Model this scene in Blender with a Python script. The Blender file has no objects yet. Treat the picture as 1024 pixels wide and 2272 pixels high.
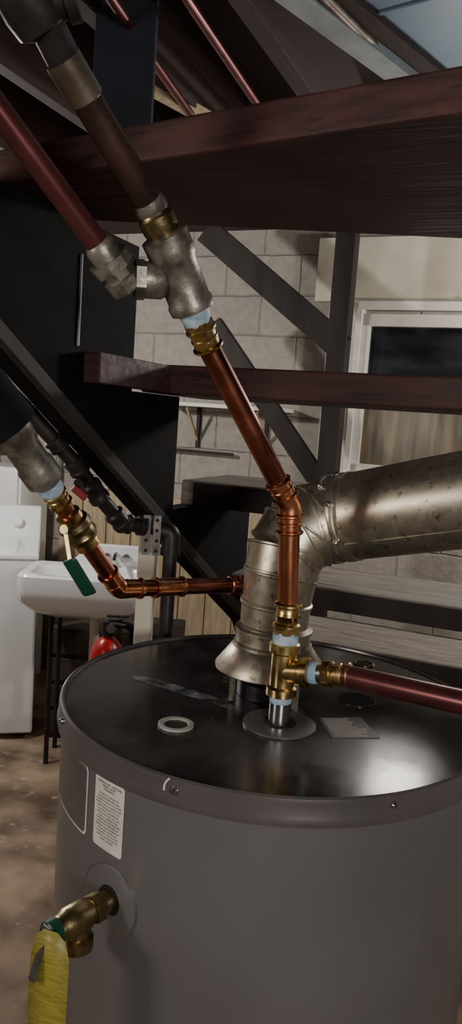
import bpy, math, random
from mathutils import Vector as V, Matrix
random.seed(4)
H=1.63
TH=math.radians(22)
E=V((math.sin(TH),math.cos(TH),0)); R=V((math.cos(TH),-math.sin(TH),0)); O=V((-.16,1.33,0))
UP=V((0,0,1))
def W(u,c,z): return E*c+R*u+UP*z
def S(l,s,z): return O+R*l+E*s+UP*z
col=bpy.context.scene.collection
# ---------------------------------------------------------------- materials
def lin(c):
    return tuple(((x/255)/12.92 if x/255<=.04045 else ((x/255+.055)/1.055)**2.4) for x in c)+(1,)
def mat(name,c1,c2=None,rough=.5,metal=0,scale=8,detail=6,bump=0,bscale=None,r2=None,stretch=(1,1,1),lo=.35,hi=.65,coat=0,spec=.5,voro=False,bdist=.0015):
    m=bpy.data.materials.new(name); m.use_nodes=True
    n=m.node_tree.nodes; L=m.node_tree.links; b=n['Principled BSDF']
    b.inputs['Metallic'].default_value=metal; b.inputs['Roughness'].default_value=rough
    b.inputs['Specular IOR Level'].default_value=spec
    if coat: b.inputs['Coat Weight'].default_value=coat; b.inputs['Coat Roughness'].default_value=.12
    tc=n.new('ShaderNodeTexCoord'); mp=n.new('ShaderNodeMapping'); mp.inputs['Scale'].default_value=stretch
    L.new(tc.outputs['Object'],mp.inputs['Vector'])
    if voro:
        t=n.new('ShaderNodeTexVoronoi'); t.inputs['Scale'].default_value=scale; out=t.outputs['Color']
        L.new(mp.outputs[0],t.inputs['Vector'])
        sp=n.new('ShaderNodeSeparateColor'); L.new(out,sp.inputs[0]); out=sp.outputs[0]
    else:
        t=n.new('ShaderNodeTexNoise'); t.inputs['Scale'].default_value=scale; t.inputs['Detail'].default_value=detail; out=t.outputs['Fac']
        L.new(mp.outputs[0],t.inputs['Vector'])
    if c2 is None: c2=tuple(min(255,x*1.12+3) for x in c1)
    cr=n.new('ShaderNodeValToRGB'); cr.color_ramp.elements[0].position=lo; cr.color_ramp.elements[1].position=hi
    cr.color_ramp.elements[0].color=lin(c1); cr.color_ramp.elements[1].color=lin(c2)
    L.new(out,cr.inputs[0]); L.new(cr.outputs[0],b.inputs['Base Color'])
    if r2 is not None:
        mr=n.new('ShaderNodeMapRange'); mr.inputs[1].default_value=lo; mr.inputs[2].default_value=hi
        mr.inputs[3].default_value=rough; mr.inputs[4].default_value=r2
        L.new(out,mr.inputs[0]); L.new(mr.outputs[0],b.inputs['Roughness'])
    if bump:
        t2=n.new('ShaderNodeTexNoise'); t2.inputs['Scale'].default_value=bscale or scale*3; t2.inputs['Detail'].default_value=5
        L.new(mp.outputs[0],t2.inputs['Vector'])
        bp=n.new('ShaderNodeBump'); bp.inputs['Strength'].default_value=bump; bp.inputs['Distance'].default_value=bdist
        L.new(t2.outputs['Fac'],bp.inputs['Height']); L.new(bp.outputs[0],b.inputs['Normal'])
    return m
def wood(name,c1,c2,rough=.5,ang=TH,sc=6,bump=.3):
    """wood with grain running along the board axis"""
    m=mat(name,c1,c2,rough=rough,scale=sc,detail=8,bump=bump,bscale=sc*2,stretch=(1,14,14),r2=rough+.15)
    mp=[x for x in m.node_tree.nodes if x.type=='MAPPING'][0]
    n=m.node_tree.nodes; L=m.node_tree.links
    rot=n.new('ShaderNodeVectorRotate'); rot.rotation_type='Z_AXIS'; rot.inputs['Angle'].default_value=ang
    tc=[x for x in n if x.type=='TEX_COORD'][0]
    L.new(tc.outputs['Object'],rot.inputs['Vector']); L.new(rot.outputs[0],mp.inputs['Vector'])
    return m
def flecks(m,c,scale,thr,amount=1.0,rough=None):
    """mix small stains of colour c into the base colour of material m"""
    n=m.node_tree.nodes; L=m.node_tree.links; b=n['Principled BSDF']
    src=b.inputs['Base Color'].links[0].from_socket
    mp=[x for x in n if x.type=='MAPPING'][0]
    t=n.new('ShaderNodeTexNoise'); t.inputs['Scale'].default_value=scale; t.inputs['Detail'].default_value=9; t.inputs['Roughness'].default_value=.65
    L.new(mp.outputs[0],t.inputs['Vector'])
    cr=n.new('ShaderNodeValToRGB'); cr.color_ramp.elements[0].position=thr; cr.color_ramp.elements[1].position=thr+.06
    cr.color_ramp.elements[1].color=(amount,)*3+(1,)
    mx=n.new('ShaderNodeMixRGB'); mx.inputs[2].default_value=lin(c)
    L.new(t.outputs['Fac'],cr.inputs[0]); L.new(cr.outputs[0],mx.inputs[0]); L.new(src,mx.inputs[1]); L.new(mx.outputs[0],b.inputs['Base Color'])
    return m
M={}
M['tank']=mat('tank_paint',(103,101,102),(110,108,108),rough=.36,metal=.3,scale=5,bump=.05,bscale=90,coat=.1)
M['lid']=flecks(mat('lid_gloss',(44,41,42),(70,66,66),rough=.18,r2=.45,metal=.1,scale=9,lo=.4,hi=.75,coat=.18),(98,97,95),60,.64,.45)
M['rim']=mat('rim_paint',(86,82,83),(98,93,93),rough=.26,metal=.3,coat=.2)
M['copper']=mat('copper_bright',(188,114,78),(224,154,114),rough=.17,metal=1,scale=40,r2=.3,stretch=(1,1,.25))
M['copper2']=mat('copper_dull',(138,84,66),(166,102,80),rough=.24,metal=1,scale=20,r2=.38)
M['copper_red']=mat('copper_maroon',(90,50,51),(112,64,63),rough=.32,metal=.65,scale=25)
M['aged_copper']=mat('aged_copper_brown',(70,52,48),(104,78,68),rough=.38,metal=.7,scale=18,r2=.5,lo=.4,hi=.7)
M['brass']=mat('brass',(184,154,98),(218,190,128),rough=.2,metal=1,scale=50,r2=.36)
M['brass_dull']=mat('brass_dull',(136,120,88),(166,150,112),rough=.34,metal=1,scale=50,bump=.3,bscale=200)
M['galv']=mat('galvanized_fitting',(98,93,86),(142,135,124),rough=.42,metal=.6,scale=45,lo=.42,hi=.6,bump=.4,bscale=140)
M['duct']=flecks(mat('galvanized_duct',(176,168,150),(188,180,163),rough=.36,metal=.92,scale=90,voro=True,lo=0,hi=1,r2=.42),(112,90,64),95,.58,.7)
M['zinc']=mat('zinc_pipe',(170,170,172),(210,210,210),rough=.25,metal=1,scale=60)
M['flux']=mat('joint_sealant_blue',(120,150,170),(178,196,204),rough=.6,scale=70,bump=.4)
M['iron']=mat('black_iron',(32,29,30),(50,46,46),rough=.48,metal=.4,scale=40,bump=.2,bscale=150)
M['iron2']=mat('aged_pipe',(104,92,80),(146,132,116),rough=.42,metal=.8,scale=22,bump=.2,bscale=160,lo=.4,hi=.7)
M['black']=mat('black_foam',(9,9,11),(16,16,19),rough=.85,scale=30,bump=.2,spec=.2)
M['tread']=flecks(wood('stained_tread_wood',(50,29,28),(76,45,41),rough=.6),(28,18,18),5,.58,.7)
M['tread2']=flecks(wood('worn_tread_wood',(92,84,77),(128,118,107),rough=.6),(58,45,39),14,.56,.7)
M['stringer']=mat('black_stringer_paint',(8,8,10),(14,13,15),rough=.8,scale=10,bump=.3,spec=.12)
M['brace']=mat('grey_brown_wood',(34,29,29),(50,43,41),rough=.65,scale=12,stretch=(1,1,.2),bump=.3,spec=.3)
M['joist']=wood('ceiling_joist_wood',(38,24,23),(60,39,34),rough=.75,ang=TH+math.pi/2)
M['palewood']=mat('pale_wood',(160,142,112),(190,170,138),rough=.6,scale=10,stretch=(6,6,.6),bump=.2)
M['white']=mat('white_trim_paint',(206,202,192),(226,222,212),rough=.45,scale=6)
M['cream']=flecks(mat('cream_board',(176,168,150),(206,198,180),rough=.6,scale=5,lo=.3,hi=.7),(140,122,98),6,.62,.6)
M['enamel']=mat('white_enamel',(222,222,222),(236,236,235),rough=.18,scale=3,coat=.4)
M['greypaint']=mat('grey_painted_board',(120,126,126),(150,156,156),rough=.6,scale=12,bump=.1)
M['bluemetal']=mat('blue_grey_sheet',(112,136,152),(132,156,172),rough=.45,metal=.1,scale=3,bump=.05)
M['navy']=mat('navy_panel',(15,19,30),(26,32,46),rough=.8,scale=6)
M['green']=mat('green_vinyl',(8,52,38),(12,70,52),rough=.35,scale=20)
M['red']=mat('red_paint',(150,16,20),(176,26,28),rough=.3,scale=20)
M['darkred']=mat('dark_red_handle',(96,14,16),(120,20,22),rough=.4,scale=20)
M['yellow']=flecks(mat('yellow_tag',(126,116,42),(150,140,60),rough=.5,scale=60,stretch=(1,1,8)),(88,80,34),70,.56,.5)
M['paper']=mat('label_paper',(196,190,182),(212,206,198),rough=.5,scale=30)
M['stkr']=mat('dark_sticker',(80,76,76),(88,83,83),rough=.35,scale=30)
M['ink']=mat('label_ink',(52,46,46),(60,54,54),rough=.6)
M['plasticring']=mat('plastic_ring',(150,146,140),(170,166,160),rough=.4,scale=40)
M['glass']=mat('dark_window_glass',(22,24,28),(44,46,50),rough=.08,scale=4,stretch=(1,1,3),spec=.8)
M['glass2']=mat('tan_window_backing',(66,58,46),(128,116,92),rough=.25,scale=4,stretch=(5,5,.5))
M['void']=mat('dark_hole',(6,6,6),(10,10,10),rough=.8)
M['bin']=mat('dark_plastic',(28,27,28),(38,36,37),rough=.5)
M['sinkdark']=mat('under_sink_dark_tone',(44,38,34),(64,56,48),rough=.8,scale=7)  # dark tone standing in for the darkness under the sink
M['chrome']=mat('chrome',(200,200,200),(220,220,220),rough=.12,metal=1)
M['floor']=flecks(mat('concrete_floor',(98,80,64),(158,138,114),rough=.5,r2=.8,scale=5.5,detail=14,bump=.5,bscale=26,lo=.36,hi=.66,bdist=.006),(196,184,166),16,.60,.45)
def dustmat():
    m=mat('dust_smear',(120,128,134),(150,154,156),rough=.9,scale=60)
    n=m.node_tree.nodes; L=m.node_tree.links; b=n['Principled BSDF']
    t=n.new('ShaderNodeTexNoise'); t.inputs['Scale'].default_value=45; t.inputs['Detail'].default_value=8
    cr=n.new('ShaderNodeValToRGB'); cr.color_ramp.elements[0].position=.38; cr.color_ramp.elements[1].position=.7; cr.color_ramp.elements[1].color=(.75,.75,.75,1)
    tc=[x for x in n if x.type=='TEX_COORD'][0]; L.new(tc.outputs['Object'],t.inputs['Vector'])
    L.new(t.outputs['Fac'],cr.inputs[0]); L.new(cr.outputs[0],b.inputs['Alpha']); return m
M['dust']=dustmat()
def blockmat():
    m=bpy.data.materials.new('cinder_block'); m.use_nodes=True
    n=m.node_tree.nodes; L=m.node_tree.links; b=n['Principled BSDF']; b.inputs['Roughness'].default_value=.9
    uv=n.new('ShaderNodeTexCoord')
    br=n.new('ShaderNodeTexBrick'); br.inputs['Scale'].default_value=1
    br.inputs['Brick Width'].default_value=.41; br.inputs['Row Height'].default_value=.205
    br.inputs['Mortar Size'].default_value=.007; br.inputs['Mortar Smooth'].default_value=.9
    br.inputs['Color1'].default_value=lin((166,155,143)); br.inputs['Color2'].default_value=lin((178,167,153)); br.inputs['Mortar'].default_value=lin((154,143,131))
    nz_=n.new('ShaderNodeTexNoise'); nz_.inputs['Scale'].default_value=9
    dis=n.new('ShaderNodeMixRGB'); dis.inputs[0].default_value=.016
    L.new(uv.outputs['UV'],nz_.inputs['Vector']); L.new(uv.outputs['UV'],dis.inputs[1]); L.new(nz_.outputs['Color'],dis.inputs[2]); L.new(dis.outputs[0],br.inputs['Vector'])
    no=n.new('ShaderNodeTexNoise'); no.inputs['Scale'].default_value=22; no.inputs['Detail'].default_value=12; no.inputs['Roughness'].default_value=.7
    mx=n.new('ShaderNodeMixRGB'); mx.blend_type='MULTIPLY'; mx.inputs[0].default_value=.75
    L.new(uv.outputs['UV'],no.inputs['Vector'])
    L.new(br.outputs['Color'],mx.inputs[1]); L.new(no.outputs['Fac'],mx.inputs[2])
    hs=n.new('ShaderNodeBrightContrast'); hs.inputs['Bright'].default_value=.08
    L.new(mx.outputs[0],hs.inputs[0]); L.new(hs.outputs[0],b.inputs['Base Color'])
    bp=n.new('ShaderNodeBump'); bp.inputs['Strength'].default_value=.8; bp.inputs['Distance'].default_value=.010
    n2=n.new('ShaderNodeMath'); n2.operation='SUBTRACT'; L.new(no.outputs['Fac'],n2.inputs[0]); L.new(br.outputs['Fac'],n2.inputs[1])
    L.new(n2.outputs[0],bp.inputs['Height']); L.new(bp.outputs[0],b.inputs['Normal'])
    return m
M['block']=blockmat()
# ---------------------------------------------------------------- mesh helpers
def empty(name,loc=(0,0,0)):
    e=bpy.data.objects.new(name,None); e.location=loc; e.empty_display_size=.05; col.objects.link(e); return e
def mk(name,verts,faces,m,parent=None,smooth=False,bevel=0,uvs=None):
    me=bpy.data.meshes.new(name); me.from_pydata([tuple(v) for v in verts],[],faces); me.update()
    ob=bpy.data.objects.new(name,me); col.objects.link(ob)
    me.materials.append(M[m] if isinstance(m,str) else m)
    import bmesh
    bm=bmesh.new(); bm.from_mesh(me); bmesh.ops.recalc_face_normals(bm,faces=bm.faces); bm.to_mesh(me); bm.free()
    if smooth:
        me.polygons.foreach_set('use_smooth',[True]*len(me.polygons))
        try: me.set_sharp_from_angle(angle=math.radians(38))
        except Exception: pass
    if bevel:
        bv=ob.modifiers.new('bevel','BEVEL'); bv.width=bevel; bv.segments=2; bv.limit_method='ANGLE'
    if parent: ob.parent=parent
    return ob
def prism(name,poly,ext,m,parent=None,bevel=.002):
    n=len(poly); ext=V(ext)
    vs=[V(p) for p in poly]+[V(p)+ext for p in poly]
    fs=[tuple(range(n)),tuple(range(2*n-1,n-1,-1))]+[(i,(i+1)%n,n+(i+1)%n,n+i) for i in range(n)]
    return mk(name,vs,fs,m,parent,bevel=bevel)
def fbox(name,F,a0,a1,b0,b1,z0,z1,m,parent=None,bevel=.002):
    return prism(name,[F(a0,b0,z0),F(a1,b0,z0),F(a1,b1,z0),F(a0,b1,z0)],(0,0,z1-z0),m,parent,bevel)
def XYZ(x,y,z): return V((x,y,z))
def box(name,x0,x1,y0,y1,z0,z1,m,parent=None,bevel=.002): return fbox(name,XYZ,x0,x1,y0,y1,z0,z1,m,parent,bevel)
def beam(name,A,B,w,t,side,m,parent=None,bevel=.002):
    A=V(A);B=V(B);d=(B-A).normalized(); side=V(side).normalized(); up=d.cross(side).normalized()
    q=[A+up*w/2-side*t/2,A-up*w/2-side*t/2,A-up*w/2+side*t/2,A+up*w/2+side*t/2]
    return prism(name,q,B-A,m,parent,bevel)
def fillet(pts,rad,n=8):
    pts=[V(p) for p in pts]; out=[pts[0]]
    for i in range(1,len(pts)-1):
        r=rad[i] if isinstance(rad,(list,tuple)) else rad
        a=(pts[i-1]-pts[i]); b=(pts[i+1]-pts[i]); r=min(r,a.length*.45,b.length*.45)
        p0=pts[i]+a.normalized()*r; p2=pts[i]+b.normalized()*r
        for k in range(n+1):
            t=k/n; out.append(p0*(1-t)**2+pts[i]*2*t*(1-t)+p2*t*t)
    out.append(pts[-1]); return out
def tube(name,pts,rad,m,parent=None,seg=28,caps=True,smooth=True,phase=0):
    pts=[V(p) for p in pts]; n=len(pts)
    if not isinstance(rad,(list,tuple)): rad=[rad]*n
    tans=[]
    for i in range(n):
        d=V((0,0,0))
        if i>0: d+=(pts[i]-pts[i-1]).normalized()
        if i<n-1: d+=(pts[i+1]-pts[i]).normalized()
        tans.append(d.normalized())
    ref=V((0,0,1)) if abs(tans[0].z)<.9 else V((0,1,0))
    u=(ref-tans[0]*ref.dot(tans[0])).normalized(); vs=[];fs=[]
    for i in range(n):
        if i: u=(u-tans[i]*u.dot(tans[i])).normalized()
        w=tans[i].cross(u)
        for k in range(seg):
            a=2*math.pi*k/seg+phase; vs.append(pts[i]+(u*math.cos(a)+w*math.sin(a))*rad[i])
    for i in range(n-1):
        for k in range(seg):
            k2=(k+1)%seg; fs.append((i*seg+k,i*seg+k2,(i+1)*seg+k2,(i+1)*seg+k))
    if caps: fs.append(tuple(range(seg))[::-1]); fs.append(tuple(range((n-1)*seg,n*seg)))
    return mk(name,vs,fs,m,parent,smooth=smooth)
def turned(name,A,B,prof,m,parent=None,seg=28,smooth=True,phase=0):
    A=V(A);B=V(B)
    pts=[];rad=[];last=-1
    for t,r in prof:
        if t<=last: t=last+1e-4
        last=t; pts.append(A+(B-A)*t); rad.append(r)
    return tube(name,pts,rad,m,parent,seg,True,smooth,phase)
def lathe(name,c,prof,m,parent=None,seg=96):
    c=V(c); vs=[];fs=[];n=len(prof)
    for r,z in prof:
        for k in range(seg):
            a=2*math.pi*k/seg; vs.append(c+V((r*math.cos(a),r*math.sin(a),z)))
    for i in range(n-1):
        for k in range(seg):
            k2=(k+1)%seg; fs.append((i*seg+k,i*seg+k2,(i+1)*seg+k2,(i+1)*seg+k))
    fs.append(tuple(range(seg))); fs.append(tuple(range((n-1)*seg,n*seg)))
    return mk(name,vs,fs,m,parent,smooth=True)
def ring(name,c,ro,ri,h,m,parent=None,seg=48):
    c=V(c); vs=[];fs=[]
    pr=[(ri,0),(ri,h*.8),(ri+(ro-ri)*.2,h),(ro-(ro-ri)*.2,h),(ro,h*.8),(ro,0)]
    for r,z in pr:
        for k in range(seg):
            a=2*math.pi*k/seg; vs.append(c+V((r*math.cos(a),r*math.sin(a),z)))
    n=len(pr)
    for i in range(n):
        j=(i+1)%n
        for k in range(seg):
            k2=(k+1)%seg; fs.append((i*seg+k,i*seg+k2,j*seg+k2,j*seg+k))
    return mk(name,vs,fs,m,parent,smooth=True)
def press(name,A,B,r,m,parent):
    return turned(name,A,B,[(0,r*1.02),(.02,r*1.2),(.08,r*1.34),(.16,r*1.34),(.22,r*1.12),(.42,r*1.12),(.46,r*1.2),(.54,r*1.2),(.58,r*1.12),(.78,r*1.12),(.84,r*1.34),(.92,r*1.34),(.98,r*1.2),(1,r*1.02)],m,parent)
def sweat(name,A,B,r,m,parent):
    """smooth sleeve with one end bead"""
    return turned(name,A,B,[(0,r*1.02),(.03,r*1.30),(.18,r*1.30),(.24,r*1.12),(.95,r*1.12),(1,r*1.02)],m,parent)
def lerp(A,B,t): return V(A)+(V(B)-V(A))*t
# ---------------------------------------------------------------- room
ZC=2.62
prism('floor',[W(-3.6,-1.8,-.1),W(2.4,-1.8,-.1),W(2.4,4.0,-.1),W(-3.6,4.0,-.1)],(0,0,.1),'floor',bevel=0)
M['deck']=wood('subfloor_boards',(30,20,19),(48,33,29),rough=.8,ang=TH)
prism('ceiling',[W(-3.6,-1.8,ZC),W(2.4,-1.8,ZC),W(2.4,4.0,ZC),W(-3.6,4.0,ZC)],(0,0,.05),'deck',bevel=0)
def uvwall(name,F,a0,a1,z0,z1,m,ext):
    p=[F(a0,z0),F(a1,z0),F(a1,z1),F(a0,z1)]
    ob=prism(name,p,ext,m,bevel=0); me=ob.data; uv=me.uv_layers.new(name='UVMap')
    d=(F(1,0)-F(0,0)); o=F(0,0)
    for lp in me.loops:
        v=me.vertices[lp.vertex_index].co; uv.data[lp.index].uv=((v-o).dot(d),v.z)
    return ob
uvwall('wall_back',lambda a,z:W(a,3.85,z),-3.6,2.4,0,ZC,'block',E*.15)
uvwall('wall_left',lambda a,z:W(-3.6,a,z),-1.8,4.0,0,ZC,'block',-R*.1)
uvwall('wall_right',lambda a,z:W(2.4,a,z),-1.8,4.0,0,ZC,'block',R*.1)
uvwall('wall_front',lambda a,z:W(a,-1.8,z),-3.6,2.4,0,ZC,'block',-E*.1)
pn=empty('wall_panelling')
u=-2.66; i=0
while u<-1.10:
    fbox('board_%d'%i,W,u,u+.16,3.825,3.849,.0,1.16+.03*(i%2),'palewood',pn,bevel=.003); u+=.166; i+=1
# window
wn=empty('window_1')
fbox('header_board',W,-1.16,.30,3.80,3.849,2.25,2.56,'cream',wn)
fbox('casing_left',W,-1.08,-.93,3.80,3.849,1.36,2.25,'white',wn)
fbox('casing_right',W,.05,.20,3.80,3.849,1.36,2.25,'white',wn)
fbox('casing_top',W,-1.08,.20,3.80,3.849,2.21,2.27,'white',wn)
fbox('stop_left',W,-.93,-.90,3.76,3.849,1.38,2.21,'white',wn)
fbox('stop_right',W,.02,.05,3.76,3.849,1.38,2.21,'white',wn)
fbox('sash_left',W,-.90,-.86,3.79,3.84,1.40,2.19,'white',wn)
fbox('sash_right',W,-.02,.02,3.79,3.84,1.40,2.19,'white',wn)
fbox('sash_top',W,-.90,.02,3.79,3.84,2.13,2.19,'white',wn)
fbox('sash_bottom',W,-.90,.02,3.79,3.84,1.40,1.45,'white',wn)
fbox('meeting_rail',W,-.88,0,3.78,3.835,1.77,1.82,'white',wn)
fbox('sill',W,-.98,.10,3.74,3.84,1.355,1.40,'white',wn)
fbox('upper_glass',W,-.87,0,3.815,3.825,1.80,2.14,'glass',wn,bevel=0)
fbox('lower_glass',W,-.87,0,3.815,3.825,1.44,1.80,'glass2',wn,bevel=0)
sh=empty('wall_shelf')
fbox('board',W,-1.93,-1.24,3.66,3.849,1.68,1.70,'white',sh)
for k,uu in enumerate((-1.78,-1.38)):
    fbox('bracket_plate_%d'%k,W,uu-.01,uu+.01,3.83,3.849,1.46,1.68,'brace',sh)
    beam('bracket_arm_%d'%k,W(uu,3.835,1.50),W(uu,3.68,1.67),.015,.012,R,'palewood',sh)
fbox('hanging_bar',W,-1.93,-1.55,3.80,3.82,1.43,1.445,'brace',sh)
wp=empty('water_riser_pipes')
tube('riser_a',[W(-2.66,3.80,1.2),W(-2.66,3.80,2.6)],.014,'zinc',wp,seg=12)
tube('riser_b',fillet([W(-2.86,3.80,1.3),W(-2.86,3.80,1.72),W(-2.80,3.78,1.78),W(-2.80,3.78,2.6)],.03),.014,'zinc',wp,seg=12)
turned('valve',W(-2.86,3.80,1.66),W(-2.86,3.80,1.76),[(0,.02),(.5,.032),(1,.02)],'chrome',wp)
# post and braces behind the stairs
tf=empty('timber_frame')
fbox('post',W,-.965,-.875,3.40,3.49,0,ZC,'brace',tf,bevel=.004)
beam('brace_upper',W(-1.62,3.44,2.52),W(-.90,3.44,1.98),.12,.04,E,'brace',tf)
beam('brace_lower',W(-1.55,3.44,2.08),W(-.92,3.44,1.32),.09,.04,E,'brace',tf)
# ---------------------------------------------------------------- staircase
st=empty('staircase')
treads=[(.03,.30,1.716,'tread'),(.22,.47,1.50,'tread2'),(.46,.72,1.27,'tread2'),(.705,.96,1.07,'tread2'),(.95,1.20,.86,'tread'),(1.19,1.44,.647,'tread'),(1.43,1.68,.43,'tread'),(1.67,1.92,.217,'tread')]
for k,(s0,s1,z,m) in enumerate(treads):
    fbox('tread_%d'%(k+2),S,-.03,.97,s0,s1,z-.05,z,m,st,bevel=.004)
for k,(s0,s1,z,m) in enumerate(treads[1:4]):
    fbox('tread_edge_%d'%k,S,.0,.97,s0-.004,s0+.01,z-.051,z-.004,'brace',st,bevel=.002)
fbox('tread_cleat',S,.001,.03,-.20,.03,1.668,1.714,'tread',st)
prism('tread_1',[(-.40,1.034,1.90),(.62,.404,1.90),(.80,1.056,1.90),(-.40,1.157,1.90)],(0,0,.04),'tread',st,bevel=.004)
prof=[(-1.1,2.14),(-.386,1.706),(.032,1.449),(.578,1.124),(1.0,.62),(1.5,.2),(1.75,0),(1.92,0),(1.92,.165),(1.67,.165),(1.67,.378),(1.43,.378),(1.43,.595),(1.19,.595),(1.19,.808),(.95,.808),(.95,1.018),(.71,1.018),(.71,1.218),(.55,1.218),(.55,1.448),(.13,1.448),(.13,1.664),(-.05,1.664),(-.05,1.898),(-.5,1.898),(-.62,2.1),(-.86,2.1),(-.86,2.35),(-1.1,2.6),(-1.35,2.6)]
prism('stringer_left',[S(0,s,z) for s,z in prof],R*-.04,'stringer',st)
prism('stringer_right',[S(.97,s,z) for s,z in prof],R*.04,'stringer',st)
beam('stringer_batten',S(.006,-.75,1.93),S(.006,.60,1.118),.022,.012,R,'brace',st)
fbox('edge_strip',S,.0,.003,-.218,-.215,1.72,1.85,'greypaint',st,bevel=0)
sp=empty('support_post')
box('post',-.163,-.131,1.355,1.39,0,1.432,'cream',sp,bevel=.003)
for k in range(2):
    prism('strap_%d'%k,[(-.150+.018*k,1.300,1.385),(-.137+.018*k,1.300,1.385),(-.137+.018*k,1.300,1.455),(-.150+.018*k,1.300,1.455)],(0,.002,0),'zinc',sp,bevel=0)
    for j in range(4):
        turned('strap_hole',(-.1435+.018*k,1.2995,1.393+j*.018),(-.1435+.018*k,1.2985,1.393+j*.018),[(0,.003),(1,.003)],'void',sp,seg=10)
beam('strap_arm',(-.135,1.30,1.45),(-.147,1.357,1.43),.01,.002,R,'zinc',sp)
# ---------------------------------------------------------------- ceiling items
cj=empty('ceiling_joists')
for k,l in enumerate((-2.6,-2.2,-1.8,-1.4,-1.0,-.62,-.28,.03,.92,1.3,1.7,2.1)):
    fbox('joist_%d'%k,S,l-.02,l+.02,-2.2,1.5,2.40,2.619,'joist',cj)
fbox('girder',S,-2.7,2.2,1.5,1.54,2.42,2.619,'joist',cj)
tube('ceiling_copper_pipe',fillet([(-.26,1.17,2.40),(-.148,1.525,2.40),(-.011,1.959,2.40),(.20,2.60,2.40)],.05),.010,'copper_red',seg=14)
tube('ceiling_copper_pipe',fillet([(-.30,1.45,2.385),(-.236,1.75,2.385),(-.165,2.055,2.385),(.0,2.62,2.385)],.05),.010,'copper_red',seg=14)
gb=empty('opening_trim')
d=V((.247,.277,0)).normalized(); sd=V((d.y,-d.x,0))
d2=V((.189,.261,0)).normalized(); sd2=V((d2.y,-d2.x,0))
A=V((.04,1.50,2.40))-d*.3; A2=V((.110,1.491,2.40))-d2*.3
beam('grey_board',A+sd*.022,A+sd*.022+d*.85,.055,.03,UP,'greypaint',gb)
beam('dark_gap_board',A+sd*.068+UP*.02,A+sd*.068+UP*.02+d*.85,.045,.03,UP,'joist',gb)
tube('rail',[A2,A2+d2*.85],.011,'iron2',gb,seg=14)
ad=empty('air_duct')
q=A2+sd2*.014+UP*.02
prism('panel',[q,q+d2*.95,q+d2*.95+sd2*.55,q+sd2*.9],(0,0,.15),'bluemetal',ad,bevel=.004)
for k in (.42,.78): beam('seam_%d'%k,q+d2*k+sd2*.01-UP*.003,q+d2*k+sd2*.5-UP*.003,.008,.004,UP,'bluemetal',ad)
prism('navy_hanging_panel',[(-.334,1.60,2.13),(-.30,1.605,2.12),(-.26,1.60,2.14),(-.215,1.605,2.12),(-.212,1.62,2.12),(-.334,1.62,2.13)],(0,0,.485),'navy',bevel=.003)
beam('wood_blocking',(-.29,1.88,2.40),(-.13,2.09,2.40),.03,.03,UP,'palewood')
# ---------------------------------------------------------------- water heater
C=V((.076,1.01,0)); RT=.290
wh=empty('water_heater')
lathe('tank_body',C,[(.22,.03),(RT-.012,.03),(RT-.006,.045),(RT-.006,1.232)],'tank',wh,180)
for k in range(3):
    a=k*2.1+.3; tube('foot_%d'%k,[C+V((.2*math.cos(a),.2*math.sin(a),0)),C+V((.2*math.cos(a),.2*math.sin(a),.04))],.02,'iron',wh)
lathe('lid_rim',C,[(RT-.0055,1.226),(RT-.0005,1.226),(RT+.0005,1.231),(RT-.0015,1.235),(RT-.0015,1.251),(RT-.0025,1.2555),(RT-.0050,1.2575),(RT-.0075,1.2560),(RT-.0085,1.2530),(RT-.02,1.2525),(RT-.02,1.24)],'rim',wh,180)
lathe('lid',C,[(RT-.009,1.242),(RT-.009,1.2530),(.20,1.2532),(.001,1.2538)],'lid',wh,160)
RB=RT-.006
def cyl(az,z,r): a=math.radians(az); return C+V((-math.sin(a)*r,-math.cos(a)*r,z))
def cylpatch(name,az0,az1,z0,z1,r,m,parent,n=14,rc=.0):
    vs=[];fs=[]
    for i in range(n+1):
        az=az0+(az1-az0)*i/n
        w=abs(az1-az0)*math.pi/180*r; x=w*i/n; e=min(x,w-x); dz=0
        if rc and e<rc: dz=rc-math.sqrt(max(0,rc*rc-(rc-e)**2))
        vs+= [cyl(az,z0+dz,r),cyl(az,z1-dz,r)]
    for i in range(n): fs.append((2*i,2*i+2,2*i+3,2*i+1))
    return mk(name,vs,fs,m,parent,smooth=True)
for k,(az,z) in enumerate(((23.4,1.244),(-23,1.246),(67,1.246))):
    turned('screw_%d'%k,cyl(az,z,RT-.002),cyl(az,z,RT+.0025),[(0,.0045),(.5,.0045),(.55,.003),(1,.0022)],'zinc',wh,seg=14)
tube('paint_chip',[cyl(24.6,1.256,RT-.001),cyl(25.3,1.252,RT-.0008),cyl(25.7,1.247,RT-.0008),cyl(25.7,1.242,RT-.0008)],.0012,'paper',wh,seg=8)
cylpatch('warning_label',46.8,36.6,1.140,1.223,RB+.0006,'paper',wh,24,.003)
cylpatch('rating_sticker_border',74,50,1.138,1.223,RB+.0005,'paper',wh,30,.006)
cylpatch('rating_sticker',73.5,50.6,1.1405,1.2205,RB+.0008,'stkr',wh,30,.005)
def wraptext(txt,az,z,size,m,parent,r=RB+.0010,name='label_text',sp=1.0):
    cu=bpy.data.curves.new(name,'FONT'); cu.body=txt; cu.size=size; cu.align_x='CENTER'; cu.space_line=sp; cu.resolution_u=2
    o=bpy.data.objects.new(name,cu); col.objects.link(o)
    dg=bpy.context.evaluated_depsgraph_get(); me=bpy.data.meshes.new_from_object(o.evaluated_get(dg)); bpy.data.objects.remove(o)
    for v in me.vertices:
        x,y=v.co.x,v.co.y; a=az-math.degrees(x/r); v.co=cyl(a,z+y,r)
    ob=bpy.data.objects.new(name,me); me.materials.append(M[m]); col.objects.link(ob); ob.parent=parent; return ob
wraptext('TEMPERATURE - PRESSURE\nRELIEF VALVE\nWARNING:',41.7,1.2165,.0036,'ink',wh,sp=.95)
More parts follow.
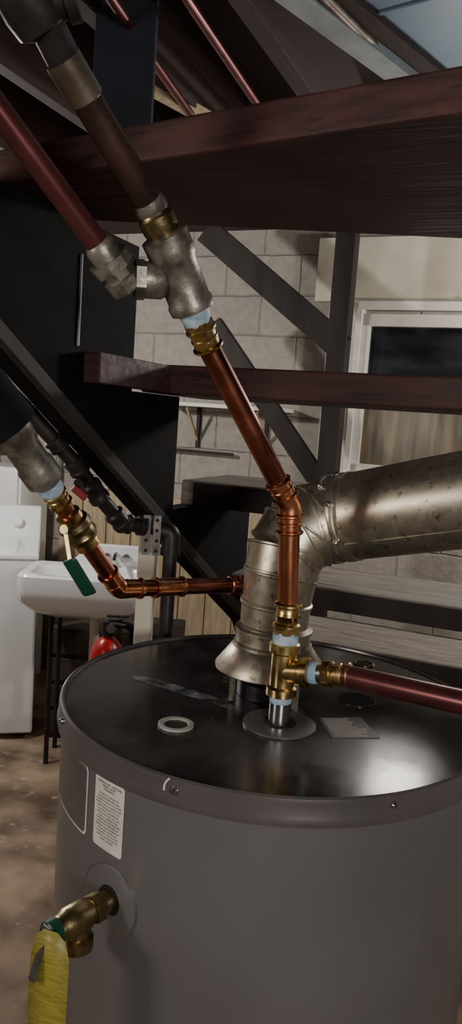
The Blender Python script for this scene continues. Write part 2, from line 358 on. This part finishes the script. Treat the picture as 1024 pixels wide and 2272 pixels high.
wraptext('TO REDUCE THE RISK OF\nEXCESSIVE PRESSURES AND\nTEMPERATURES IN THIS WATER\nHEATER, INSTALL TEMPERATURE\nAND PRESSURE PROTECTIVE\nEQUIPMENT REQUIRED BY\nLOCAL CODES BUT NO LESS\nTHAN A COMBINATION\nTEMPERATURE AND PRESSURE\nRELIEF VALVE CERTIFIED AS\nMEETING THE REQUIREMENTS\nFOR RELIEF VALVES AND\nAUTOMATIC GAS SHUTOFF\nDEVICES FOR HOT WATER\nSUPPLY SYSTEMS.',41.7,1.203,.0030,'ink',wh,sp=1.25)
LZ=1.2536
ring('hole_grommet',(-.049,.890,LZ),.022,.015,.003,'plasticring',wh)
turned('hole_dark_a',(-.049,.890,LZ),(-.049,.890,LZ+.0008),[(0,.015),(1,.015)],'lid',wh)
ring('hole_lip_a',(.230,1.185,LZ),.017,.013,.002,'brass_dull',wh)
turned('hole_a',(.230,1.185,LZ),(.230,1.185,LZ+.0007),[(0,.0135),(1,.0135)],'void',wh)
ring('hole_lip_b',(.193,1.02,LZ),.027,.025,.001,'lid',wh)
turned('hole_b',(.193,1.02,LZ),(.193,1.02,LZ+.0007),[(0,.0255),(1,.0255)],'void',wh)
ring('nipple_escutcheon',(.079,.915,LZ),.046,.016,.003,'stkr',wh)
turned('nipple_hole',(.079,.915,LZ+.002),(.079,.915,LZ+.0035),[(0,.021),(1,.021)],'void',wh)
prism('data_plate',[(.131,.946,LZ-.0005),(.188,.956,LZ-.0005),(.202,.894,LZ-.0005),(.141,.884,LZ-.0005)],(0,0,.0012),M['stkr'],wh,bevel=0)
for k in range(11):
    t=(k+1)/12; a=V((.131,.946,0)).lerp(V((.141,.884,0)),t); b=V((.188,.956,0)).lerp(V((.202,.894,0)),t)
    a2=a.lerp(b,.07);b2=a.lerp(b,.6+.3*random.random()); dd=V((.001,-.006,0))*.22
    prism('plate_line_%d'%k,[a2+UP*(LZ+.0007),b2+UP*(LZ+.0007),b2+dd+UP*(LZ+.0007),a2+dd+UP*(LZ+.0007)],(0,0,.0003),'plasticring',wh,bevel=0)
sm_=[(-.125,1.056),(-.10,1.052),(-.06,1.030),(-.02,1.005),(.005,.985),(.028,.958),(.018,.950),(-.012,.974),(-.045,.992),(-.085,1.018),(-.12,1.040)]
mk('dust_streak',[V((x,y,LZ+.0004)) for x,y in sm_],[tuple(range(len(sm_)))],'dust',wh)
# T&P valve
tp=empty('relief_valve'); az=39.5; tz=1.087
nr=(cyl(az,0,1)-cyl(az,0,0)).normalized(); b0=cyl(az,tz,RB)
turned('escutcheon',b0-nr*.003,b0+nr*.002,[(0,.040),(.8,.040),(1,.038)],'tank',tp,seg=64)
turned('escutcheon_hole',b0+nr*.001,b0+nr*.0026,[(0,.017),(1,.017)],'void',tp)
turned('stem',b0,b0+nr*.022,[(0,.0125),(1,.0125)],'brass_dull',tp)
turned('hex',b0+nr*.016,b0+nr*.028,[(0,.0165),(1,.0165)],'brass_dull',tp,seg=6,smooth=False)
turned('body',b0+nr*.028,b0+nr*.075,[(0,.013),(.2,.0165),(.7,.0165),(.8,.014),(1,.012)],'brass_dull',tp)
turned('outlet',b0+nr*.045,b0+nr*.045-UP*.034,[(0,.013),(.6,.013),(.65,.0175),(1,.0175)],'brass_dull',tp)
turned('cap',b0+nr*.073,b0+nr*.088,[(0,.0135),(.8,.0135),(1,.010)],'green',tp)
beam('test_lever',b0+nr*.086+UP*.012,b0+nr*.103-UP*.042,.010,.0025,nr,'zinc',tp)
ty=empty('yellow_hang_tag')
tgc=b0+nr*.083
sdv=V((.95,-.3,0)).normalized()
rows=[(.012,-.004,.012),(.004,-.012,.022),(-.014,-.016,.028),(-.04,-.016,.029),(-.07,-.016,.029),(-.12,-.016,.028),(-.17,-.017,.027),(-.20,-.017,.027)]
vs=[];fs=[]
for z,a,b in rows:
    o=tgc+V((.006,-.002,0))+nr*(.010+.003*math.sin(-z*22)); vs+=[o+sdv*a+UP*z,o+sdv*b+UP*z]
for i in range(len(rows)-1): fs.append((2*i,2*i+1,2*i+3,2*i+2))
tg=mk('tag_sheet',vs,fs,'yellow',ty,smooth=True); sm=tg.modifiers.new('s','SOLIDIFY'); sm.thickness=.0006
# ---------------------------------------------------------------- vent
vt=empty('vent_pipe'); FX=V((.070,1.022,0))
def fx(z): return FX+UP*z
lathe('draft_hood_skirt',FX,[(.0755,1.2915),(.0775,1.2925),(.0775,1.2945),(.0565,1.3225),(.0545,1.3240),(.0545,1.3280),(.0520,1.3300),(.0520,1.344),(.0535,1.3455),(.0535,1.349),(.049,1.351),(.047,1.353)],'duct',vt,64)
lathe('hood_inner',FX,[(.045,1.2545),(.045,1.275),(.058,1.288),(.073,1.293)],'iron',vt,48)
for k,a in enumerate((215,300,70,140)):
    a=math.radians(a); pdir=V((math.cos(a),math.sin(a),0)); sdir=V((-pdir.y,pdir.x,0)); o=FX+pdir*.062
    prism('hood_leg_%d'%k,[o-sdir*.005+UP*1.2546,o+sdir*.005+UP*1.2546,o+sdir*.005+UP*1.300,o-sdir*.005+UP*1.300],pdir*.0025,'duct',vt,bevel=0)
    prism('hood_foot_%d'%k,[o-sdir*.006+UP*1.2546,o+sdir*.006+UP*1.2546,o+sdir*.006+pdir*.018+UP*1.2546,o-sdir*.006+pdir*.018+UP*1.2546],(0,0,.0015),'zinc',vt,bevel=0)
def seg(name,A,B,ra,rb,m='duct'):
    return turned(name,A,B,[(0,ra*.985),(.02,ra*1.035),(.07,ra*1.035),(.09,ra),(.88,rb),(.91,rb*1.035),(.97,rb*1.035),(1,rb*.99)],m,vt,seg=56)
P=[fx(1.348),fx(1.388)+V((.001,0,0)),fx(1.425)+V((.004,0,0)),V((.079,1.028,1.455)),V((.094,1.036,1.478)),V((.116,1.044,1.492)),V((.146,1.048,1.502))]
rr=[.047,.0475,.050,.053,.056,.058,.059]
turned('crimped_neck',P[0],P[1],[(0,.047),(.1,.049),(.16,.047),(.8,.0475),(.85,.05),(.93,.05),(1,.047)],'duct',vt,seg=56)
for k in range(1,6):
    A=P[k];B=P[k+1];dd=(B-A).normalized()*.006
    seg('elbow_gore_%d'%k,A-dd,B+dd,rr[k],rr[k+1])
D0=P[6]; D1=V((.288,.955,1.548)); DD=(D1-D0).normalized(); D2=D1+DD*.35
turned('collar_band',D0-DD*.012,D0+DD*.03,[(0,.060),(.08,.0625),(.3,.0625),(.34,.0605),(.9,.0605),(1,.062)],'duct',vt,seg=56)
turned('duct_section',D0+DD*.012,D2,[(0,.0605),(.005,.062),(.02,.062),(.025,.0600),(.5,.0625),(1,.0635)],'duct',vt,seg=72)
perp=UP-DD*UP.dot(DD); perp.normalize(); pr2=DD.cross(perp).normalized()
if pr2.y>0: pr2=-pr2
for k,(a,t) in enumerate(((75,.02),(20,.02),(-30,.02),(50,.004),(-5,.004))):
    a=math.radians(a); o=D0+DD*t; nn=perp*math.sin(a)+pr2*math.cos(a)
    turned('duct_screw_%d'%k,o+nn*.060,o+nn*.066,[(0,.004),(.6,.004),(1,.002)],'zinc',vt,seg=10)
sa=math.radians(-38); sn=perp*math.sin(sa)+pr2*math.cos(sa)
beam('lock_seam',D0+DD*.03+sn*.0605,D2+sn*.0630,.007,.0022,sn,'duct',vt,bevel=.0006)
# ---------------------------------------------------------------- outlet riser (hot pipe)
rp=empty('copper_riser_pipe')
N=V((.078,.914,0))
def nz(z): return N+UP*z
turned('zinc_nipple',nz(1.250),nz(1.302),[(0,.0135),(1,.0135)],'zinc',rp)
turned('sealant_a',nz(1.284),nz(1.300),[(0,.0137),(.5,.0142),(1,.0137)],'flux',rp)
turned('tee_body',nz(1.292),nz(1.360),[(0,.0165),(.02,.019),(.16,.019),(.2,.0155),(.8,.0155),(.84,.019),(.98,.019),(1,.0165)],'brass',rp)
Bd=(V((.142,.885,1.331))-nz(1.322)).normalized()
T0c=nz(1.324)
turned('tee_branch',T0c,T0c+Bd*.036,[(0,.015),(.65,.015),(.7,.0185),(.97,.0185),(1,.016)],'brass',rp)
turned('sealant_b',T0c+Bd*.034,T0c+Bd*.046,[(0,.013),(.5,.0138),(1,.013)],'flux',rp)
turned('branch_nipple',T0c+Bd*.04,T0c+Bd*.056,[(0,.0125),(1,.0125)],'zinc',rp)
turned('adapter_hex',T0c+Bd*.052,T0c+Bd*.062,[(0,.0155),(1,.0155)],'brass',rp,seg=6,smooth=False)
press('branch_press',T0c+Bd*.060,T0c+Bd*.088,.0120,'brass',rp)
E1=T0c+Bd*.080; E2=V((.262,.775,1.349)); E3=E2+(E2-E1).normalized()*.30
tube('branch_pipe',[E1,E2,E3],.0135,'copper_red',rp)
turned('sealant_c',nz(1.358),nz(1.376),[(0,.0155),(.4,.0165),(1,.0150)],'flux',rp)
turned('adapter',nz(1.372),nz(1.380),[(0,.0175),(1,.0175)],'brass',rp,seg=6,smooth=False)
press('riser_press',nz(1.378),nz(1.412),.0128,'brass',rp)
top=V((.070,.908,1.532)); dg0=V((-.040,.838,1.711)); dgd=(dg0-top).normalized(); vd=(top-nz(1.40)).normalized()
tube('riser',[nz(1.405),top-vd*.024],.0128,'copper',rp,seg=36)
press('elbow_socket_low',top-vd*.036,top-vd*.010,.0128,'copper',rp)
press('elbow_socket_high',top+dgd*.010,top+dgd*.036,.0122,'copper',rp)
tube('elbow_bend',fillet([top-vd*.014,top,top+dgd*.014],.012),.0145,'copper',rp)
tube('diagonal_copper',[top+dgd*.02,dg0],.0125,'copper2',rp,seg=36)
U0=dg0; U1=V((-.056,.820,1.743)); U2=V((-.081,.795,1.798)); U3=V((-.099,.778,1.830)); U4=V((-.166,.690,1.918)); U5=V((-.200,.62,1.975))
ud=(U1-U0).normalized()
press('upper_press',U0-ud*.010,U0+ud*.018,.0128,'brass',rp)
turned('upper_hex',U0+ud*.016,U0+ud*.024,[(0,.0165),(1,.0165)],'brass',rp,seg=6,smooth=False)
turned('sealant_d',U0+ud*.022,U1,[(0,.0145),(.5,.0165),(1,.0175)],'flux',rp)
turned('dielectric_union',U1-ud*.004,U2,[(0,.017),(.03,.0235),(.15,.0245),(.2,.0225),(.8,.0225),(.84,.0245),(.97,.0245),(1,.018)],'galv',rp)
ed=(U3-U2).normalized()
turned('upper_collar',U2-ed*.004,U2+ed*.014,[(0,.0195),(.1,.0245),(.9,.0245),(1,.019)],'galv',rp)
turned('brass_collar',U2+ed*.012,U3,[(0,.0165),(.3,.0185),(.7,.0185),(.8,.016),(1,.015)],'brass_dull',rp)
dk=(U4-U3).normalized()
turned('flux_ring',U3-dk*.004,U3+dk*.010,[(0,.016),(.5,.0172),(1,.015)],'galv',rp)
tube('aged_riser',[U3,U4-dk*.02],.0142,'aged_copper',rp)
turned('aged_coupling',U4-dk*.03,U4+dk*.008,[(0,.0145),(.05,.0165),(.3,.0165),(1,.0165)],'iron2',rp)
tube('aged_riser_top',[U4,U5,U5+(U5-U4).normalized()*.5],.0150,'iron',rp)
turned('elbow_lump',U4+dk*.03,U4+dk*.075,[(0,.016),(.1,.023),(.45,.025),(.9,.023),(1,.016)],'iron',rp)
turned('elbow_lump_side',U4+dk*.05,U4+dk*.05+V((.035,-.0,.012)),[(0,.016),(.7,.016),(.75,.02),(1,.02)],'iron',rp)
sb=empty('copper_branch_pipe')
K0=V((-.33,.60,2.005)); K1=V((-.146,.775,1.787)); kd=(K1-K0).normalized()
tube('pipe',[K0-kd*.35,K1],.0118,'copper_red',sb)
turned('socket',K1-kd*.008,K1+kd*.014,[(0,.0125),(.2,.0155),(.9,.0155),(1,.013)],'galv',sb)
turned('union_hex',K1+kd*.010,K1+kd*.022,[(0,.0225),(1,.0225)],'galv',sb,seg=8,smooth=False)
turned('union_tail',K1+kd*.022,K1+kd*.046,[(0,.0165),(.4,.0165),(.45,.0205),(1,.0205)],'galv',sb,seg=8,smooth=False)
KC=K1+kd*.036; TC=lerp(U1,U2,.42); kk=(TC-KC).normalized()
turned('cross_link',KC,TC-kk*.018,[(0,.014),(.45,.014),(.5,.0185),(.9,.0185),(1,.016)],'galv',sb)
turned('link_nut',KC+kk*.012,KC+kk*.022,[(0,.0205),(1,.0205)],'galv',sb,seg=6,smooth=False)
# ---------------------------------------------------------------- cold supply line (lower left)
cs=empty('cold_supply_pipe')
Lp=[V(p) for p in [(-.37,.80,1.745),(-.262,.88,1.601),(-.246,.90,1.575),(-.224,.93,1.531),(-.218,.94,1.513),(-.207,.96,1.489),(-.196,.98,1.463),(-.179,.99,1.442),(-.155,1.02,1.398),(-.133,1.05,1.381),(-.066,1.10,1.379),(.030,1.16,1.375)]]
tube('foam_insulation',[Lp[0]-V((.2,.12,-.2)),Lp[0],Lp[1]],.036,'black',cs)
g=(Lp[3]-Lp[1]).normalized()
turned('galvanized_union',Lp[1]-g*.006,Lp[3]-g*.006,[(0,.018),(.04,.0245),(.2,.0245),(.25,.021),(.62,.0205),(.68,.0235),(.92,.0235),(1,.016)],'galv',cs)
turned('side_port',Lp[1]+g*.02,Lp[1]+g*.02+V((-.05,-.005,-.004)),[(0,.016),(.6,.016),(.65,.020),(1,.020)],'galv',cs)
g2=(Lp[7]-Lp[3]).normalized()
turned('sealant',Lp[3]-g*.008,Lp[3]+g2*.010,[(0,.0135),(.5,.0165),(1,.014)],'flux',cs)
tot=(Lp[7]-Lp[3]).length; q=Lp[3]
press('press_a',q+g2*.008,q+g2*.030,.0118,'brass',cs)
tube('copper_a',[q+g2*.025,q+g2*.050],.0115,'copper2',cs)
turned('valve_end_a',q+g2*.044,q+g2*.056,[(0,.0125),(.1,.0165),(.9,.0165),(1,.014)],'brass',cs)
turned('ball_valve_body',q+g2*.054,q+g2*.092,[(0,.0145),(.1,.0205),(.3,.0225),(.45,.0195),(.55,.0195),(.7,.0225),(.9,.0205),(1,.0145)],'brass_dull',cs)
turned('valve_end_b',q+g2*.090,q+g2*.104,[(0,.014),(.1,.0165),(.9,.0165),(1,.0125)],'brass',cs)
EB=V((-.148,1.035,1.384))
tube('copper_b',[q+g2*.1,lerp(q+g2*.1,EB,.8)],.0118,'copper2',cs)
g3=(EB-(q+g2*.1)).normalized(); g4=(Lp[10]-EB).normalized()
sweat('elbow_socket_a',EB-g3*.036,EB-g3*.008,.0118,'copper',cs)
tube('elbow',fillet([EB-g3*.014,EB,EB+g4*.014],.014),.0138,'copper',cs)
sweat('elbow_socket_b',EB+g4*.036,EB+g4*.008,.0118,'copper',cs)
tube('run',[EB+g4*.01,Lp[10],Lp[11],],.0118,'copper2',cs)
sweat('coupling_a',EB+g4*.056,EB+g4*.084,.0118,'copper',cs)
sweat('coupling_b',EB+g4*.108,EB+g4*.080,.0118,'copper',cs)
g5=(Lp[11]-Lp[10]).normalized()
press('end_elbow_socket',Lp[11]-g5*.03,Lp[11],.0118,'copper',cs)
tube('drop_to_tank',fillet([Lp[11]-g5*.02,Lp[11]+g5*.02,Lp[11]+g5*.02+V((0,0,-.03)),Lp[11]+g5*.02+V((0,0,1.2545-1.375))],.012),.0112,'copper2',cs)
vs0=q+g2*.073; out=(V((-.3,-.9,.1))).normalized()
turned('valve_stem',vs0,vs0+out*.034,[(0,.009),(.6,.009),(.62,.006),(1,.006)],'brass_dull',cs)
h0=vs0+out*.030; h1=V((-.194,.925,1.440))
beam('lever_plate',h0,h1,.008,.0025,out,'brass_dull',cs)
hd=(V((-.173,.938,1.402))-h1).normalized()
beam('lever_grip',h1-hd*.004,h1+hd*.052,.019,.008,out,'green',cs,bevel=.0035)
# ---------------------------------------------------------------- gas pipe
gp=empty('gas_pipe')
G=[V(p) for p in [(-.46,1.08,1.765),(-.326,1.163,1.627),(-.254,1.209,1.543),(-.222,1.246,1.490),(-.184,1.283,1.440),(-.134,1.320,1.431),(-.102,1.320,1.424),(-.100,1.320,0.0)]]
tube('run',fillet(G,.016),.0125,'iron',gp)
for k,(a,b,t0,t1) in enumerate(((1,2,.55,.75),(2,3,-.1,.3),(2,3,.6,1.2),(3,4,.6,1.1),(4,5,-.1,.25),(4,5,.5,.7))):
    A=lerp(G[a],G[b],t0);B=lerp(G[a],G[b],t1)
    turned('fitting_%d'%k,A,B,[(0,.013),(.1,.0175),(.3,.0175),(.35,.016),(.65,.016),(.7,.0175),(.9,.0175),(1,.013)],'iron',gp)
tube('elbow',fillet([G[6]-V((.02,0,-.003)),G[6],G[6]-V((0,0,.03))],.016),.0165,'iron',gp)
turned('elbow_bead',G[6]-V((0,0,.028)),G[6]-V((0,0,.040)),[(0,.018),(1,.018)],'iron',gp)
gv=lerp(G[2],G[3],.45)
turned('shutoff_stem',gv,gv+V((-.004,-.03,-.008)),[(0,.008),(1,.008)],'iron',gp)
beam('shutoff_handle',gv+V((-.012,-.032,-.014)),gv+V((.010,-.034,-.030)),.012,.006,(0,1,0),'darkred',gp)
# ---------------------------------------------------------------- washer, cabinet, sink
wa=empty('washing_machine')
wc=V((-.90,3.56,0)); wr=math.radians(13.5)
wx=V((math.cos(wr),math.sin(wr),0)); wy=V((-math.sin(wr),math.cos(wr),0))
def WF(a,b,z): return wc+wx*a+wy*b+UP*z
fbox('body',WF,-.68,0,0,.64,.03,.90,'enamel',wa,bevel=.012)
fbox('top',WF,-.685,.003,-.006,.645,.895,.925,'enamel',wa,bevel=.008)
fbox('lid_panel',WF,-.58,-.10,.05,.42,.92,.935,'enamel',wa,bevel=.005)
prism('console',[WF(-.68,.50,.92),WF(-.68,.64,.92),WF(-.68,.64,1.08),WF(-.68,.58,1.08)],wx*.68,'enamel',wa,bevel=.01)
for k in range(3): 
    o=WF(-.12-.16*k,.535,1.0); turned('knob_%d'%k,o,o-wy*.03+UP*.012,[(0,.03),(.8,.028),(1,.022)],'enamel',wa)
for k in (0,1): turned('foot_%d'%k,WF(-.05-.58*k,.06,0),WF(-.05-.58*k,.06,.035),[(0,.02),(1,.02)],'bin',wa)
uc=empty('utility_cabinet')
fbox('carcass',W,-3.3,-2.70,3.50,3.76,0,1.27,'enamel',uc,bevel=.006)
fbox('door_left',W,-3.29,-3.005,3.48,3.50,.08,1.25,'enamel',uc); fbox('door_right',W,-2.995,-2.71,3.48,3.50,.08,1.25,'enamel',uc)
turned('door_knob',W(-3.02,3.48,.8),W(-3.02,3.455,.8),[(0,.008),(.5,.006),(.6,.014),(1,.012)],'chrome',uc)
sk=empty('laundry_sink')
def rrect(x0,x1,y0,y1,r,z,n=6):
    out=[]
    for cx,cy,a0 in ((x1-r,y1-r,0),(x0+r,y1-r,90),(x0+r,y0+r,180),(x1-r,y0+r,270)):
        for k in range(n+1):
            a=math.radians(a0+90*k/n); out.append(V((cx+r*math.cos(a),cy+r*math.sin(a),z)))
    return out
def loft(name,loops,m,parent,caps=(True,True)):
    n=len(loops[0]);vs=[v for l in loops for v in l];fs=[]
    for i in range(len(loops)-1):
        for k in range(n): fs.append((i*n+k,i*n+(k+1)%n,(i+1)*n+(k+1)%n,(i+1)*n+k))
    if caps[0]: fs.append(tuple(range(n)))
    if caps[1]: fs.append(tuple(range((len(loops)-1)*n,len(loops)*n)))
    return mk(name,vs,fs,m,parent,smooth=True)
x0,x1,y0,y1=-.91,-.345,3.20,3.54
SZ=.028
loft('basin',[rrect(x0+.12,x1-.12,y0+.10,y1-.05,.05,.67+SZ),rrect(x0+.05,x1-.05,y0+.05,y1-.03,.06,.70+SZ),rrect(x0+.008,x1-.008,y0+.008,y1,.05,.75+SZ),rrect(x0,x1,y0,y1,.05,.80+SZ),rrect(x0,x1,y0,y1,.05,.865+SZ),rrect(x0+.008,x1-.008,y0+.008,y1-.008,.045,.875+SZ),
 rrect(x0+.045,x1-.045,y0+.045,y1-.07,.05,.872+SZ),rrect(x0+.06,x1-.06,y0+.06,y1-.08,.05,.85+SZ),rrect(x0+.10,x1-.10,y0+.09,y1-.10,.04,.75+SZ),rrect(x0+.16,x1-.16,y0+.13,y1-.12,.03,.73+SZ)],'enamel',sk)
prism('backsplash',[(x0+.16,y1-.03,.87+SZ),(x1,y1-.03,.87+SZ),(x1,y1-.03,.975+SZ),(x0+.27,y1-.03,.975+SZ)],(0,.035,0),'enamel',sk,bevel=.008)
for k,x in enumerate((-.56,-.47)):
    turned('tap_%d'%k,(x,y1-.03,.925+SZ),(x,y1-.07,.925+SZ),[(0,.016),(.4,.012),(.5,.02),(1,.018)],'chrome',sk)
tube('spout',fillet([(-.515,y1-.03,.93+SZ),(-.515,y1-.10,.95+SZ),(-.515,y1-.15,.92+SZ)],.02),.010,'chrome',sk,seg=14)
tube('drain_pipe',fillet([(-.585,3.38,.70),(-.585,3.38,.45),(-.585,3.45,.38),(-.585,3.45,.0)],.03),.022,'cream',sk,seg=18)
for k,(x,y) in enumerate(((x0+.14,y0+.12),(x1-.14,y0+.12),(x0+.14,y1-.05),(x1-.14,y1-.05))):
    tube('leg_%d'%k,[(x,y,0),(x,y,.72)],.011,'iron',sk,seg=12)
cr_=empty('under_sink_dark_box')  # made-up dark box, added to give the dark area under the sink
box('carcass',-.84,-.20,3.60,3.92,0,.56,'sinkdark',cr_,bevel=.004)
for k in range(4): box('slat_%d'%k,-.845,-.195,3.585,3.60,.03+.135*k,.14+.135*k,'sinkdark',cr_,bevel=.003)
bn=empty('storage_bin')
loft('tub',[rrect(-.54,-.34,2.76,2.98,.04,0),rrect(-.56,-.33,2.74,3.0,.04,.37)],'bin',bn)
loft('tub_lid',[rrect(-.57,-.32,2.73,3.01,.04,.37),rrect(-.57,-.32,2.73,3.01,.04,.40)],'bin',bn)
fe=empty('fire_extinguisher')
FE=V((-.445,2.87,.40))
lathe('cylinder',FE,[(.05,0),(.062,.005),(.065,.02),(.065,.28),(.055,.32),(.03,.35),(.02,.355),(.02,.39)],'red',fe,40)
turned('valve_head',FE+V((0,0,.365)),FE+V((0,0,.42)),[(0,.026),(1,.024)],'iron',fe)
beam('handle',FE+V((0,0,.44)),FE+V((.08,-.05,.455)),.022,.01,UP,'iron',fe); beam('trigger',FE+V((0,0,.415)),FE+V((.075,-.055,.42)),.02,.008,UP,'iron',fe)
turned('gauge',FE+V((.015,-.02,.40)),FE+V((.018,-.045,.402)),[(0,.018),(1,.018)],'chrome',fe)
tube('hose',fillet([FE+V((.0,0,.41)),FE+V((.10,-.01,.41)),FE+V((.10,-.01,.1))],.04),.014,'black',fe,seg=10)
prism('band_label',[FE+V((-.03,-.0665,.12)),FE+V((.03,-.0665,.12)),FE+V((.03,-.0665,.22)),FE+V((-.03,-.0665,.22))],(0,.003,0),'paper',fe,bevel=0)
# ---------------------------------------------------------------- lights
def plight(name,loc,power,size,color):
    l=bpy.data.lights.new(name,'POINT'); l.energy=power; l.shadow_soft_size=size; l.color=color
    o=bpy.data.objects.new(name,l); o.location=loc; col.objects.link(o); return o
def alight(name,loc,target,power,size,color,sy=None):
    l=bpy.data.lights.new(name,'AREA'); l.energy=power; l.size=size; l.color=color
    if sy: l.shape='RECTANGLE'; l.size_y=sy
    o=bpy.data.objects.new(name,l); o.location=loc; o.rotation_euler=(V(target)-V(loc)).to_track_quat('-Z','Y').to_euler(); col.objects.link(o); return o
plight('bulb_sink',(-1.45,2.9,2.05),80,.06,(1,.97,.93))
plight('bulb_window',W(.45,3.25,2.15),62,.06,(1,.94,.86))
plight('bulb_stair',W(-.3,2.2,1.9),6,.08,(1,.93,.85))
alight('fill_behind',(.55,-1.0,1.7),(.10,1.0,1.22),22,.3,(1,.94,.89))  # added fill behind the camera, kept low to reach the tread underside
alight('fill_left',(-1.3,.1,1.7),(.0,1.0,1.1),8,.3,(1,.91,.83))  # added warm fill, brightens the left side of the tank
plight('skylight',(1.0,1.6,2.15),4.5,.2,(.68,.84,1))
w=bpy.data.worlds.new('world'); bpy.context.scene.world=w; w.use_nodes=True
w.node_tree.nodes['Background'].inputs[0].default_value=(.57,.55,.58,1); w.node_tree.nodes['Background'].inputs[1].default_value=.11
# ---------------------------------------------------------------- camera
cd=bpy.data.cameras.new('camera'); cam=bpy.data.objects.new('camera',cd); col.objects.link(cam)
cd.sensor_fit='VERTICAL'; cd.sensor_height=36; cd.sensor_width=36; cd.lens=36*1684/2272
p=math.radians(7); ro=math.radians(4)
f=V((0,math.cos(p),-math.sin(p))); up0=V((0,math.sin(p),math.cos(p))); r0=V((1,0,0))
rr_=r0*math.cos(ro)+up0*math.sin(ro); uu_=up0*math.cos(ro)-r0*math.sin(ro)
m3=Matrix((rr_,uu_,-f)).transposed()
cam.matrix_world=Matrix.Translation((0,0,H))@m3.to_4x4(); cd.clip_start=.02
bpy.context.scene.camera=cam
bpy.context.scene.view_settings.view_transform='AgX'
